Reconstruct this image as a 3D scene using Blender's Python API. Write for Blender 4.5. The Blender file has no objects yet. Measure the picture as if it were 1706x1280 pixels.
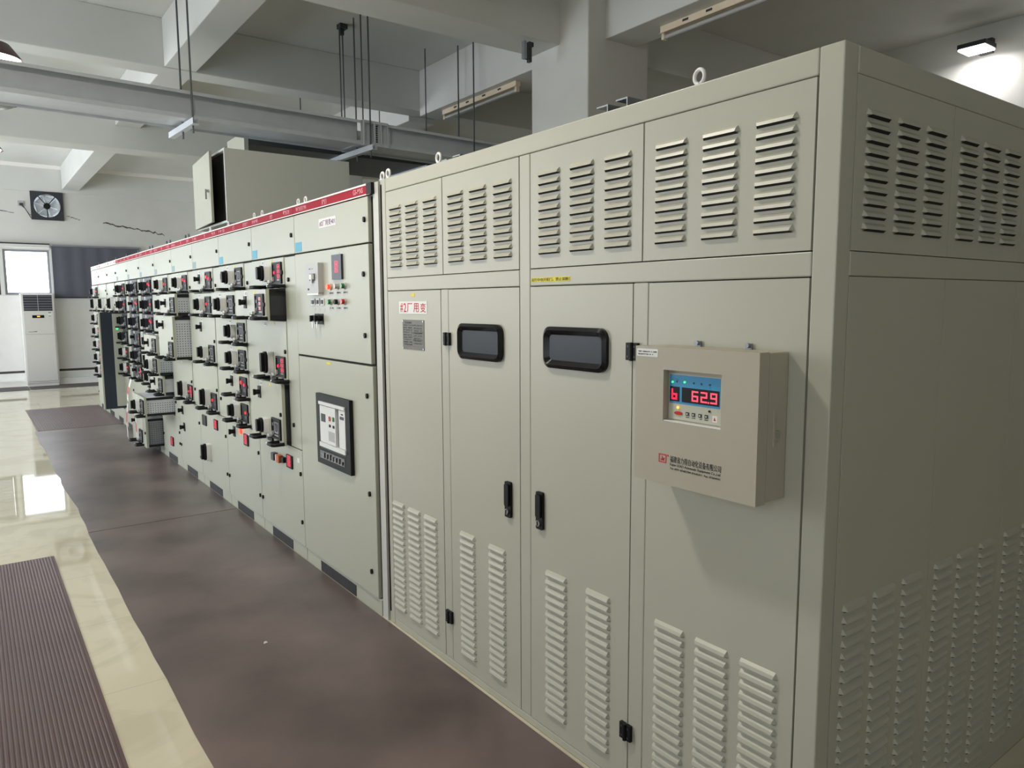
import bpy, bmesh, math, random
from mathutils import Matrix, Vector
random.seed(7)
S = bpy.context.scene
COL = S.collection

# ------------------------------------------------------------------ camera
cam_d = bpy.data.cameras.new('camera')
cam = bpy.data.objects.new('camera', cam_d); COL.objects.link(cam)
cr = Vector((0.8047548, -0.5935868, -0.00494004)); cu = Vector((0.06922198, 0.0855758, 0.9939241)); cf = Vector((0.5895575, 0.8002071, -0.1099568))
M = Matrix((cr, cu, -cf)).transposed().to_4x4(); M.translation = (-1.64243, -0.95116, 1.61749)
cam.matrix_world = M
cam_d.sensor_width = 36; cam_d.lens = 1227.158 / 1706 * 36; cam_d.clip_start = 0.05
S.camera = cam
# ------------------------------------------------------------------ world, exposure
S.view_settings.view_transform = 'Standard'; S.view_settings.look = 'None'
S.view_settings.gamma = 1; S.view_settings.use_curve_mapping = False
S.view_settings.exposure = -0.35
W = bpy.data.worlds.new('daylight'); S.world = W; W.use_nodes = True
W.node_tree.nodes['Background'].inputs[0].default_value = (0.86, 0.93, 1.0, 1)
W.node_tree.nodes['Background'].inputs[1].default_value = 10.0
def portal(loc, rot, sx, sy):                       # helps sampling of the sky through a window
    d = bpy.data.lights.new('window_daylight', 'AREA'); d.shape = 'RECTANGLE'; d.size = sx; d.size_y = sy
    d.cycles.is_portal = True
    o = bpy.data.objects.new('window_daylight', d); o.location = loc; o.rotation_euler = rot; COL.objects.link(o)
S.cycles.diffuse_bounces = 10; S.cycles.max_bounces = 14; S.cycles.sample_clamp_indirect = 6
PEND, FLOOD_W = 250, 8
YB, XL, XR, YF, ZC = 16.8, -4.6, 6.9, -4.2, 4.4      # far wall, left wall, right wall, wall behind the camera, slab
LWIN = [(-2.5, -1.35), (4.6, 7.8), (9.4, 11.4), (12.6, 16.5)]   # unseen left-wall windows (y ranges), placed and sized for the light they give
for a, b in LWIN: portal((XL - 0.05, (a + b) / 2, 2.2), (0, -math.pi / 2, 0), 2.5, b - a)
portal((-0.6, YB + 0.03, 2.25), (-math.pi / 2, 0, 0), 0.72, 0.84)

# ------------------------------------------------------------------ materials
def lin(c): return tuple(((x / 255) / 12.92 if x / 255 <= .04045 else ((x / 255 + .055) / 1.055) ** 2.4) for x in c)
def mat(name, c, rough=.5, metal=0, var=0, vs=6, bump=0, bs=200, emit=None, es=1, spec=.5, coat=0):
    m = bpy.data.materials.new(name); m.use_nodes = True; nt = m.node_tree; b = nt.nodes['Principled BSDF']
    c = lin(c)
    b.inputs['Base Color'].default_value = (*c, 1); b.inputs['Roughness'].default_value = rough; b.inputs['Metallic'].default_value = metal
    b.inputs['Specular IOR Level'].default_value = spec
    if coat: b.inputs['Coat Weight'].default_value = coat
    tc = nt.nodes.new('ShaderNodeTexCoord')
    if var:
        n = nt.nodes.new('ShaderNodeTexNoise'); n.inputs['Scale'].default_value = vs; n.inputs['Detail'].default_value = 5
        r = nt.nodes.new('ShaderNodeMapRange'); r.inputs[1].default_value = .3; r.inputs[2].default_value = .7
        r.inputs[3].default_value = 1 - var; r.inputs[4].default_value = 1 + var
        x = nt.nodes.new('ShaderNodeVectorMath'); x.operation = 'SCALE'; x.inputs[0].default_value = c
        nt.links.new(tc.outputs['Object'], n.inputs['Vector']); nt.links.new(n.outputs[0], r.inputs[0])
        nt.links.new(r.outputs[0], x.inputs['Scale']); nt.links.new(x.outputs[0], b.inputs['Base Color'])
    if bump:
        n = nt.nodes.new('ShaderNodeTexNoise'); n.inputs['Scale'].default_value = bs; n.inputs['Detail'].default_value = 2
        k = nt.nodes.new('ShaderNodeBump'); k.inputs['Strength'].default_value = bump; k.inputs['Distance'].default_value = .002
        nt.links.new(tc.outputs['Object'], n.inputs['Vector']); nt.links.new(n.outputs[0], k.inputs['Height']); nt.links.new(k.outputs[0], b.inputs['Normal'])
    if emit:
        b.inputs['Emission Color'].default_value = (*lin(emit), 1); b.inputs['Emission Strength'].default_value = es
    return m
PAINT = mat('pebble_grey_paint', (179, 177, 162), .38, var=.012, vs=3, bump=.08, bs=350)
PAINT2 = mat('switchgear_paint', (178, 179, 163), .36, var=.012, vs=3, bump=.08, bs=350)
BOXP = mat('controller_grey_paint', (174, 167, 150), .45, bump=.1, bs=500)
WHITEP = mat('white_painted_metal', (215, 215, 210), .4)
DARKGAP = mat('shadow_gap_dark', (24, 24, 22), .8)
BLACK = mat('black_plastic', (15, 15, 17), .5, spec=.3)
BLACKG = mat('black_gloss_plastic', (13, 14, 18), .22, spec=.4)
CHAR = mat('charcoal_panel', (48, 50, 56), .4)
NAVY = mat('dark_blue_steel', (40, 48, 58), .4, var=.04)
GLASS = mat('dark_window_glass', (40, 43, 50), .3, spec=.2)
LCDG = mat('unlit_display_grey', (120, 118, 118), .3)
GALV = mat('galvanised_steel', (150, 154, 158), .38, metal=.75, var=.06, vs=14)
TRAYM = mat('tray_zinc', (206, 210, 216), .42, metal=0, var=.04, vs=9)
TRAYD = mat('duct_dark_steel', (70, 72, 74), .5, metal=.3, var=.05)
STEEL = mat('bright_steel', (190, 190, 186), .28, metal=.9)
ROD = mat('rod_steel', (92, 96, 98), .45, metal=.6)
WHITE = mat('white_plastic', (226, 226, 224), .4)
BUSP = mat('busbar_box_paint', (208, 211, 204), .4, var=.01)
TEAL = mat('faded_teal_tag', (128, 152, 156), .5)
FANT = mat('fan_blade_translucent', (236, 238, 240), .5)
n_ = FANT.node_tree; tr_ = n_.nodes.new('ShaderNodeBsdfTranslucent'); tr_.inputs[0].default_value = (.85, .87, .9, 1); mx_ = n_.nodes.new('ShaderNodeMixShader'); mx_.inputs[0].default_value = .25
n_.links.new(n_.nodes['Principled BSDF'].outputs[0], mx_.inputs[1]); n_.links.new(tr_.outputs[0], mx_.inputs[2]); n_.links.new(mx_.outputs[0], n_.nodes['Material Output'].inputs[0])
GREYP = mat('light_grey_plastic', (178, 178, 176), .4)
RED = mat('red_header_film', (160, 12, 36), .6, spec=.2)
REDINK = mat('red_ink', (196, 30, 50), .6)
PINKINK = mat('faded_white_print', (224, 150, 160), .6)
BLKINK = mat('black_ink', (34, 32, 30), .6)
PURINK = mat('purple_ink', (120, 70, 120), .6)
OLIVEINK = mat('olive_ink', (96, 84, 10), .6)
YEL = mat('yellow_tape', (224, 208, 40), .5)
CYAN = mat('cyan_tag', (74, 168, 196), .5)
STICK = mat('white_sticker', (226, 226, 222), .5)
LCDB = mat('blue_panel_film', (50, 142, 190), .35)
BEIGE = mat('beige_panel_film', (186, 186, 168), .4)
PLATE = mat('etched_nameplate', (96, 92, 84), .42, metal=.5, var=.06, vs=60)
PLATE2 = mat('etched_nameplate_print', (58, 55, 50), .5)
DIGIT = mat('red_led', (120, 20, 40), .4, emit=(255, 24, 70), es=2.0)
DIGITB = mat('red_led_bright', (150, 40, 50), .4, emit=(255, 60, 80), es=3.0)
LEDR = mat('red_lamp_lit', (255, 60, 40), .3, emit=(255, 52, 24), es=3)
LEDC = mat('red_led_dot', (150, 20, 30), .3, emit=(255, 26, 44), es=2.4)
LEDG = mat('green_lamp_lit', (80, 255, 140), .3, emit=(60, 255, 130), es=2.5)
LEDA = mat('amber_lamp_lit', (255, 190, 80), .3, emit=(255, 160, 40), es=2.2)
GRN = mat('green_lens', (20, 120, 50), .25)
REDL = mat('red_lens', (190, 30, 30), .25)
CLEAR = mat('milky_lens', (170, 168, 160), .25)
ORANGE = mat('orange_button', (190, 90, 30), .4)
WALL = mat('wall_plaster', (212, 211, 206), .85, var=.03, vs=2.5, bump=.12, bs=60)
WALLG = mat('wall_gloss_paint', (232, 231, 228), .3, var=.02)
CEIL = mat('ceiling_plaster', (212, 212, 208), .85, var=.03, vs=1.5, bump=.1, bs=50)
TRIMM = mat('trim_white', (246, 242, 238), .6)
BLIND = mat('grey_blind_fabric', (92, 94, 104), .8, var=.03, vs=8)
ALU = mat('window_aluminium', (150, 152, 158), .4, metal=.5)
DKFRAME = mat('dark_window_frame', (60, 54, 52), .4)
ACW = mat('aircon_plastic', (214, 211, 206), .4)
POSTM = mat('pale_post_paint', (196, 195, 188), .4)
ACD = mat('aircon_grille_dark', (44, 48, 56), .5)
RUB = mat('brown_rubber', (98, 85, 82), .35, var=.5, vs=1.4, bump=.2, bs=70)
RUBR = mat('ribbed_brown_rubber', (88, 67, 66), .45, var=.16, vs=2.0)
RUBD = mat('dark_mat_rubber', (74, 70, 70), .6, var=.05)
LAMPS = mat('lamp_shade_brown', (84, 62, 60), .4)
LAMPL = mat('lamp_light_bowl', (255, 255, 255), .4, emit=(255, 248, 234), es=PEND)
LAMPD = mat('lamp_light_bowl_dim', (255, 255, 255), .4, emit=(255, 251, 244), es=22)
LAMPF = mat('flood_light_panel', (255, 255, 255), .4, emit=(255, 252, 248), es=20)
LAMPO = mat('lamp_glass_off', (150, 150, 142), .3)
TUBE = mat('aged_cream_metal', (226, 210, 186), .5, var=.05)
SOOT = mat('crack_dark', (84, 80, 76), .9)
TAPEW = mat('barrier_ribbon_white', (214, 208, 206), .5)
TAPER = mat('barrier_ribbon_red', (190, 60, 70), .5)
PAPER = mat('paper_scrap', (220, 218, 210), .8)
FANB = mat('fan_blade', (206, 208, 208), .4)
HAZ = mat('skirting_dark_stripe', (70, 64, 58), .7, var=.3, vs=8)

def floor_mat():
    m = bpy.data.materials.new('polished_cream_tile'); m.use_nodes = True; nt = m.node_tree; b = nt.nodes['Principled BSDF']; L = nt.links
    b.inputs['Roughness'].default_value = .03; b.inputs['Specular IOR Level'].default_value = .6
    tc = nt.nodes.new('ShaderNodeTexCoord')
    n = nt.nodes.new('ShaderNodeTexNoise'); n.inputs['Scale'].default_value = 1.6; n.inputs['Detail'].default_value = 7; n.inputs['Distortion'].default_value = 2.2
    L.new(tc.outputs['Object'], n.inputs['Vector'])
    cr_ = nt.nodes.new('ShaderNodeValToRGB'); e = cr_.color_ramp.elements
    e[0].position = .38; e[0].color = (*lin((196, 188, 164)), 1); e[1].position = .5; e[1].color = (*lin((206, 198, 174)), 1)
    L.new(n.outputs[0], cr_.inputs[0])
    br = nt.nodes.new('ShaderNodeTexBrick'); br.offset = 0; br.inputs['Scale'].default_value = 1
    br.inputs['Brick Width'].default_value = .8; br.inputs['Row Height'].default_value = .8; br.inputs['Mortar Size'].default_value = .0015
    L.new(tc.outputs['Object'], br.inputs['Vector'])
    mx = nt.nodes.new('ShaderNodeMix'); mx.data_type = 'RGBA'
    L.new(br.outputs['Fac'], mx.inputs[0]); L.new(cr_.outputs[0], mx.inputs[6]); mx.inputs[7].default_value = (*lin((172, 164, 144)), 1)
    L.new(mx.outputs[2], b.inputs['Base Color'])
    n2 = nt.nodes.new('ShaderNodeTexNoise'); n2.inputs['Scale'].default_value = .9; n2.inputs['Detail'].default_value = 2
    bp = nt.nodes.new('ShaderNodeBump'); bp.inputs['Strength'].default_value = .02; bp.inputs['Distance'].default_value = .01
    L.new(tc.outputs['Object'], n2.inputs['Vector']); L.new(n2.outputs[0], bp.inputs['Height']); L.new(bp.outputs[0], b.inputs['Normal'])
    return m
TILE = floor_mat()

# ------------------------------------------------------------------ mesh helpers
class MB:
    def __init__(s): s.v = []; s.f = []; s.m = []
    def add(s, vs, fs, m=0):
        o = len(s.v); s.v += [tuple(v) for v in vs]; s.f += [tuple(i + o for i in f) for f in fs]; s.m += [m] * len(fs); return s
    def box(s, x0, x1, y0, y1, z0, z1, m=0):
        return s.add([(x, y, z) for x in (x0, x1) for y in (y0, y1) for z in (z0, z1)],
                     [(0, 1, 3, 2), (4, 6, 7, 5), (0, 4, 5, 1), (2, 3, 7, 6), (0, 2, 6, 4), (1, 5, 7, 3)], m)
    def prism(s, poly, axis, a, b, m=0):
        n = len(poly); k = 'xyz'.index(axis)
        def P(p, t): q = list(p); q.insert(k, t); return q
        vs = [P(p, a) for p in poly] + [P(p, b) for p in poly]
        fs = [tuple(range(n)), tuple(range(2 * n - 1, n - 1, -1))] + [(i, (i + 1) % n, n + (i + 1) % n, n + i) for i in range(n)]
        return s.add(vs, fs, m)
    def ring(s, p0, p1, axis, a, b, m=0):           # frame between two outlines of equal length
        n = len(p0); k = 'xyz'.index(axis)
        def P(p, t): q = list(p); q.insert(k, t); return q
        vs = [P(p, t) for t in (a, b) for p in p0] + [P(p, t) for t in (a, b) for p in p1]
        fs = []
        for i in range(n):
            j = (i + 1) % n
            fs += [(i, j, 2*n + j, 2*n + i), (n + i, n + j, 3*n + j, 3*n + i), (i, j, n + j, n + i), (2*n + i, 2*n + j, 3*n + j, 3*n + i)]
        return s.add(vs, fs, m)
    def cyl(s, p0, p1, r, n=16, m=0, r2=None):
        p0 = Vector(p0); p1 = Vector(p1); d = (p1 - p0).normalized(); r2 = r if r2 is None else r2
        a = d.orthogonal().normalized(); b = d.cross(a)
        vs = [p + (a * math.cos(t) + b * math.sin(t)) * q for p, q in ((p0, r), (p1, r2)) for t in (2 * math.pi * i / n for i in range(n))]
        return s.add(vs, [tuple(range(n)), tuple(range(n, 2 * n))] + [(i, (i + 1) % n, n + (i + 1) % n, n + i) for i in range(n)], m)
    def tube(s, pts, r, n=8, m=0, closed=False):
        P = [Vector(p) for p in pts]; N = len(P); vs = []
        up = None
        for i, p in enumerate(P):
            if closed: d = (P[(i + 1) % N] - P[i - 1])
            else: d = P[min(i + 1, N - 1)] - P[max(i - 1, 0)]
            d.normalize()
            if up is None: up = d.orthogonal().normalized()
            a = (up - d * up.dot(d)).normalized(); up = a; b = d.cross(a)
            vs += [p + (a * math.cos(2 * math.pi * k / n) + b * math.sin(2 * math.pi * k / n)) * r for k in range(n)]
        fs = []
        for i in range(N if closed else N - 1):
            j = (i + 1) % N
            fs += [(i*n + k, i*n + (k+1) % n, j*n + (k+1) % n, j*n + k) for k in range(n)]
        if not closed: fs += [tuple(range(n)), tuple(range((N-1)*n, N*n))]
        return s.add(vs, fs, m)
    def lathe(s, c, prof, n=28, m=0):               # around z through c; prof = [(r, z)]
        vs = [(c[0] + r * math.cos(2*math.pi*k/n), c[1] + r * math.sin(2*math.pi*k/n), c[2] + z) for r, z in prof for k in range(n)]
        fs = [(i*n + k, i*n + (k+1) % n, (i+1)*n + (k+1) % n, (i+1)*n + k) for i in range(len(prof) - 1) for k in range(n)]
        return s.add(vs, fs, m)
    def mesh(s, name, mats, smooth=False):
        me = bpy.data.meshes.new(name); me.from_pydata(s.v, [], s.f)
        for m in mats: me.materials.append(m)
        me.polygons.foreach_set('material_index', s.m)
        bm = bmesh.new(); bm.from_mesh(me); bmesh.ops.recalc_face_normals(bm, faces=bm.faces); bm.to_mesh(me); bm.free()
        if smooth: me.shade_smooth(); me.set_sharp_from_angle(angle=math.radians(38))
        return me
    def build(s, name, mats, parent=None, loc=(0, 0, 0), bevel=0, smooth=False, rz=0):
        if not isinstance(mats, (list, tuple)): mats = [mats]
        return link(name, s.mesh(name, mats, smooth), parent, loc, bevel, rz)
def link(name, me, parent=None, loc=(0, 0, 0), bevel=0, rz=0):
    o = bpy.data.objects.new(name, me); COL.objects.link(o); o.location = loc; o.rotation_euler = (0, 0, rz)
    if parent: o.parent = parent
    if bevel:
        b = o.modifiers.new('bevel', 'BEVEL'); b.width = bevel; b.segments = 2; b.limit_method = 'ANGLE'; b.angle_limit = math.radians(40)
        b.harden_normals = False
    return o
def tag(o, label=None, cat=None, group=None, kind=None):
    if label: o['label'] = label
    if cat: o['category'] = cat
    if group: o['group'] = group
    if kind: o['kind'] = kind
    return o
def thing(name, label, cat, loc=(0, 0, 0), group=None, rz=0):
    o = bpy.data.objects.new(name, None); COL.objects.link(o); o.location = loc; o.rotation_euler = (0, 0, rz); o.empty_display_size = .1
    return tag(o, label, cat, group)
def dup(o, parent=None):
    c = o.copy(); COL.objects.link(c)
    if parent: c.parent = parent
    for ch in list(o.children): dup(ch, c)
    return c
def rrect(a0, a1, b0, b1, r, n=5):
    out = []
    for ca, cb, t0 in ((a1 - r, b1 - r, 0), (a0 + r, b1 - r, 90), (a0 + r, b0 + r, 180), (a1 - r, b0 + r, 270)):
        out += [(ca + r * math.cos(math.radians(t0 + 90 * i / n)), cb + r * math.sin(math.radians(t0 + 90 * i / n))) for i in range(n + 1)]
    return out
def struct(mb, name, mats, bevel=0): return tag(mb.build(name, mats, bevel=bevel), kind='structure')
FACE = {'-x': Matrix(((0, 0, -1), (-1, 0, 0), (0, 1, 0))), '-y': Matrix(((1, 0, 0), (0, 0, -1), (0, 1, 0)))}
def text(txt, x, y0, y1, z0, z1, m, parent=None, name='lettering', face='-x', t=.0006, bold=0, off=0):
    """lettering on a face, filling y0(left)..y1(right) and z0..z1; x is the plane (local to parent)"""
    cu_ = bpy.data.curves.new(name, 'FONT'); cu_.body = txt; cu_.size = 1; cu_.extrude = .01; cu_.resolution_u = 3; cu_.offset = bold
    to = bpy.data.objects.new('tmp_text', cu_); COL.objects.link(to)
    bpy.context.view_layer.update()
    me = bpy.data.meshes.new_from_object(to.evaluated_get(bpy.context.evaluated_depsgraph_get()))
    bpy.data.objects.remove(to); bpy.data.curves.remove(cu_)
    if not len(me.vertices): return None
    xs = [v.co.x for v in me.vertices]; ys = [v.co.y for v in me.vertices]; a, b, c, d = min(xs), max(xs), min(ys), max(ys)
    w = abs(y1 - y0); h = z1 - z0
    for v in me.vertices:
        u = (v.co.x - a) / max(b - a, 1e-6) * w; q = (v.co.y - c) / max(d - c, 1e-6) * h; k = t if v.co.z > 0 else 0
        if face == '-x': v.co = (x - k - off, y0 - u, z0 + q)
        else: v.co = (y0 + u, x - k, z0 + q)
    me.materials.clear(); me.materials.append(m); me.name = name
    return link(name, me, parent)
def strokes(mb, x, y0, y1, z0, z1, n, m, t=.0006):       # a line of lettering too small to read: short unequal marks
    p = (y0 - y1) / n
    for i in range(n):
        if random.random() < .12: continue
        yy = y0 - i * p
        mb.box(x - t, x, yy - p * .75, yy - p * .6, z0, z1, m)
        mb.box(x - t, x, yy - p * .75, yy, z0 + (z1 - z0) * random.uniform(.2, .8), z0 + (z1 - z0) * random.uniform(.8, 1), m)
        if random.random() < .6: mb.box(x - t, x, yy - p * .15, yy, z0, z0 + (z1 - z0) * random.uniform(.5, 1), m)
SEG = {'0': 'abcdef', '2': 'abged', '6': 'afedcg', '9': 'abcdfg', '8': 'abcdefg', 'b': 'fedcg', '-': 'g', '1': 'bc', '5': 'afgcd'}
def seg7(mb, ch, x, y0, z0, w, h, m, k=.16, t=.0008):     # y0 is the left edge
    s = k * h
    R_ = {'a': (0, w, h - s, h), 'd': (0, w, 0, s), 'g': (0, w, h/2 - s/2, h/2 + s/2), 'f': (0, s, h/2, h), 'e': (0, s, 0, h/2), 'b': (w - s, w, h/2, h), 'c': (w - s, w, 0, h/2)}
    for q in SEG[ch]:
        a, b, c, d = R_[q]; g = s * .12
        mb.box(x - t, x, y0 - b + g, y0 - a - g, z0 + c + g, z0 + d - g, m)

# ------------------------------------------------------------------ the room
def wall_holes(mb, axis, p0, p1, a0, a1, z0, z1, holes):
    A = sorted({a0, a1, *[h[0] for h in holes], *[h[1] for h in holes]}); Z = sorted({z0, z1, *[h[2] for h in holes], *[h[3] for h in holes]})
    for i in range(len(A) - 1):
        for j in range(len(Z) - 1):
            ca, cz = (A[i] + A[i+1]) / 2, (Z[j] + Z[j+1]) / 2
            if any(h[0] < ca < h[1] and h[2] < cz < h[3] for h in holes): continue
            if axis == 'y': mb.box(A[i], A[i+1], p0, p1, Z[j], Z[j+1])
            else: mb.box(p0, p1, A[i], A[i+1], Z[j], Z[j+1])
    return mb
struct(MB().box(XL - .3, XR + .3, YF - .3, YB + .3, -.2, 0), 'floor', TILE)
struct(MB().box(XL - .3, XR + .3, YF - .3, YB + .3, ZC, ZC + .2), 'ceiling', CEIL)
FANC = (-.185, 3.595)
bw = wall_holes(MB(), 'y', YB, YB + .25, XL, XR, 0, ZC, [(-.99, -.2, 1.82, 2.72), (-2.4, -1.06, 1.82, 2.72), (-.1, 1.32, 1.79, 2.74), (FANC[0] - .22, FANC[0] + .22, FANC[1] - .22, FANC[1] + .22)])
struct(bw, 'wall_back', WALL)
struct(MB().box(XR, XR + .25, YF, YB, 0, ZC), 'wall_right', WALL)
struct(MB().box(XL, XR, YF - .25, YF, 0, ZC), 'wall_front', WALL)
struct(wall_holes(MB(), 'x', XL - .25, XL, YF, YB, 0, ZC, [(a, b, .9, 3.5) for a, b in LWIN]), 'wall_left', WALL)
struct(MB().box(XL, 2.7, YB - .012, YB, .3, 1.80), 'trim_1', WALLG)            # glossy dado under the far windows
struct(MB().box(XL, 2.75, YB - .015, YB, .255, .3), 'trim_2', HAZ)              # dark worn stripe along the skirting
struct(MB().box(XL, 2.75, YB - .22, YB, 0, .12).box(XL, 2.75, YB - .03, YB, .12, .255), 'baseboard_back', WALLG, bevel=.006)
struct(MB().box(XL, XR, YB - .06, YB, 4.33, ZC), 'trim_3', TRIMM)               # pale strip where far wall meets slab
struct(MB().box(XL, XR, YB - .03, YB, 3.87, 4.33), 'ceiling_beam', CEIL)
for nm, b in (('ceiling_beam', (XL, XR, 4.27, 4.67, 3.885)), ('ceiling_beam', (XL, XR, 7.14, 7.42, 3.93)), ('ceiling_beam', (XL, XR, 10.1, 10.5, 3.655))):
    struct(MB().box(*b, ZC), nm, CEIL, bevel=.008)
for x0, x1, z in ((.09, .39, 3.94), (2.95, 3.32, 3.87), (-3.0, -2.7, 3.94)):
    ys = [YF, 4.27, 4.67, 7.14, 7.42, 10.1, 10.5, YB - .06]
    for a, b in zip(ys[::2], ys[1::2]): struct(MB().box(x0, x1, a, b, z, ZC), 'ceiling_beam', CEIL, bevel=.008)
for y0 in (3.9, 9.9, 16.1): struct(MB().box(2.75, 3.48, y0, min(y0 + .78, YB), 0, ZC), 'column', WALL, bevel=.012)

def window(name, x0, x1, z0, z1, y, dark=False, bars=()):
    t = bpy.data.objects.new(name, None); COL.objects.link(t); t.location = ((x0 + x1) / 2, y, z0); tag(t, kind='structure')
    f = MB(); w = .045; hx = (x1 - x0) / 2; h = z1 - z0
    f.box(-hx, hx, -.03, .06, 0, w).box(-hx, hx, -.03, .06, h - w, h).box(-hx, -hx + w, -.03, .06, w, h - w).box(hx - w, hx, -.03, .06, w, h - w)
    for b in bars: f.box(b - .02, b + .02, -.02, .05, w, h - w)
    f.build('window_frame', DKFRAME if dark else ALU, t, bevel=.004)
    return t
window('window_1', -.99, -.2, 1.82, 2.72, YB + .08)
w3 = window('window_2', -2.4, -1.06, 1.82, 2.72, YB + .08, True)
sl = MB()
for k in range(14): sl.box(-.62, .62, -.01, .01, .05 + k * .058, .102 + k * .058)
sl.build('window_louvre', DKFRAME, w3)
window('window_3', -.1, 1.32, 1.79, 2.74, YB + .08, False, (0,))
for i, (a, b) in enumerate(LWIN):  # frames of the unseen windows laid out to light the room
    t = bpy.data.objects.new('window_%d' % (i + 4), None); COL.objects.link(t); t.location = (XL - .1, (a + b) / 2, .9); tag(t, kind='structure')
    f = MB(); h = (b - a) / 2
    f.box(-.03, .03, -h, h, 0, .05).box(-.03, .03, -h, h, 2.55, 2.6)
    for q in (-h, -.03, h - .05): f.box(-.03, .03, q, q + .05, .05, 2.55)
    f.build('window_frame', ALU, t)

# wall cracks on the far wall
def crack(pts, w, label):
    m = MB()
    for (x, z), (x2, z2) in zip(pts, pts[1:]):
        a, b = w * random.uniform(.5, 1.3), w * random.uniform(.5, 1.3)
        m.add([(x, YB - .002, z - a), (x2, YB - .002, z2 - b), (x2, YB - .002, z2 + b), (x, YB - .002, z + a), (x, YB + .001, z - a), (x2, YB + .001, z2 - b), (x2, YB + .001, z2 + b), (x, YB + .001, z + a)],
              [(0, 1, 2, 3), (4, 5, 6, 7), (0, 1, 5, 4), (3, 2, 6, 7), (0, 3, 7, 4), (1, 2, 6, 5)])
    tag(m.build('wall_crack', SOOT), label, 'crack', 'cracks in the far wall')
def jag(x0, z0, x1, z1, n, amp): return [(x0 + (x1 - x0) * i / n, z0 + (z1 - z0) * i / n + random.uniform(-amp, amp)) for i in range(n + 1)]
crack(jag(.14, 3.43, .38, 3.36, 9, .015), .007, 'short dark crack in the far wall just right of the fan')
crack(jag(.8, 3.33, 1.98, 3.13, 26, .025), .014, 'long ragged crack in the far wall above the grey blind')
crack(jag(-1.6, 3.5, -.75, 3.43, 14, .015), .007, 'dark crack in the far wall left of the fan below the socket')

# ------------------------------------------------------------------ louvres
def louvre_hood(mb, put, u0, u1, v0, h, d, e=.008, mp=0, md=1):
    """pressed hood: put(u, v, out) -> xyz"""
    e = .02
    ring = [(u0 + e*.3, v0 + h, 0), (u1 - e*.3, v0 + h, 0)]
    mid = [(u0 + e*.35, v0 + h*.62, d*.72), (u1 - e*.35, v0 + h*.62, d*.72)]
    lip = [(u0 + e*.5, v0 + h*.16, d), (u1 - e*.5, v0 + h*.16, d)]
    bas = [(u0, v0 + h*.2, 0), (u1, v0 + h*.2, 0)]
    vs = [put(*p) for p in ring + mid + lip + bas]
    mb.add(vs, [(0, 1, 3, 2), (2, 3, 5, 4), (0, 2, 4, 6), (1, 7, 5, 3)], mp)
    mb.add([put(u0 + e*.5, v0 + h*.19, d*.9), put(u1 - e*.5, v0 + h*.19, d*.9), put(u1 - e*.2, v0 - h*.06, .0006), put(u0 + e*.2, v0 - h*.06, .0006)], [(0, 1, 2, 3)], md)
def louvre_col(mb, put, u0, u1, vb, vt, n, h=.02, d=.011):
    p = (vt - vb - h) / (n - 1)
    for i in range(n): louvre_hood(mb, put, u0, u1, vb + i * p, h, d)

# ------------------------------------------------------------------ transformer enclosure (front face x=0, right face y=0)
T = thing('transformer_enclosure', 'large pebble grey transformer cabinet with rows of louvres filling the right half', 'electrical cabinet', (.8, 1.17, 0))
OT = (-.8, -1.17, 0)
TH = 2.206; TD = 1.62; TL = 2.34
fr = MB()
for y0, y1 in ((0, .062), (2.288, TL)):
    for x0, x1 in ((0, .06), (TD - .06, TD)): fr.box(x0, x1, y0, y1, 0, TH)
fr.box(.0, .04, .0635, 2.2865, 2.143, TH).box(.0, .04, .0635, 2.2865, 0, .03)
fr.box(.0, .04, 1.1655, 1.2275, .0315, 2.1415)
for a, b in ((.0635, 1.164), (1.229, 2.2865)): fr.box(.0, .04, a, b, 1.676, 1.736)
fr.box(.0, .04, .5895, .651, .0315, 1.6745).box(.0, .04, 1.7295, 1.79, .0315, 1.6745)
fr.box(.0615, TD - .0615, 0, .04, 2.143, TH).box(.0615, TD - .0615, 0, .04, 0, .06).box(.0615, TD - .0615, 0, .04, 1.677, 1.736)
fr.box(.0, TD, TL - .02, TL, .05, TH - .02)
fr.build('frame', PAINT, T, OT, bevel=.0035)
MB().box(.02, TD - .02, .02, TL - .02, .02, TH - .03).build('inner_body', DARKGAP, T, OT)
MB().box(.04, TD - .01, .04, TL - .03, TH - .028, TH - .002).build('roof', PAINT, T, OT)
PF = lambda u, v, o: (-o, u, v)          # front panels: u = y
PS = lambda u, v, o: (u, -o, v)          # side panels: u = x
def front_panel(y0, y1, z0, z1, cols, name='louvre_panel'):
    m = MB(); g = .003; m.box(0, .018, y0 + g, y1 - g, z0 + g, z1 - g)
    for a, b, vb, vt, n in cols: louvre_col(m, PF, a, b, vb, vt, n)
    return m.build(name, [PAINT, DARKGAP], T, OT)
U = (1.786, 2.072, 10)
front_panel(1.768, 2.2865, 1.736, 2.143, [(a, a + .117, *U) for a in (2.131, 1.974, 1.812)])
front_panel(1.2285, 1.768, 1.736, 2.143, [(a, a + .122, *U) for a in (1.602, 1.437, 1.271)])
front_panel(.616, 1.1645, 1.736, 2.143, [(a, a + .121, *U) for a in (.996, .829, .662)])
front_panel(.0635, .616, 1.736, 2.143, [(a, a + .121, *U) for a in (.449, .279, .111)])
Lw = (.1, .648, 18)
front_panel(1.79, 2.2865, .03, 1.676, [(a, a + .12, *Lw) for a in (2.156, 2.0, 1.846)])
d1 = front_panel(1.2275, 1.7295, .03, 1.676, [(a, a + .119, *Lw) for a in (1.538, 1.322)], 'door')
d2 = front_panel(.651, 1.1655, .03, 1.676, [(a, a + .121, *Lw) for a in (.954, .736)], 'door')
front_panel(.0635, .5895, .03, 1.676, [(a, a + .121, *Lw) for a in (.424, .267, .112)])
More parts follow.
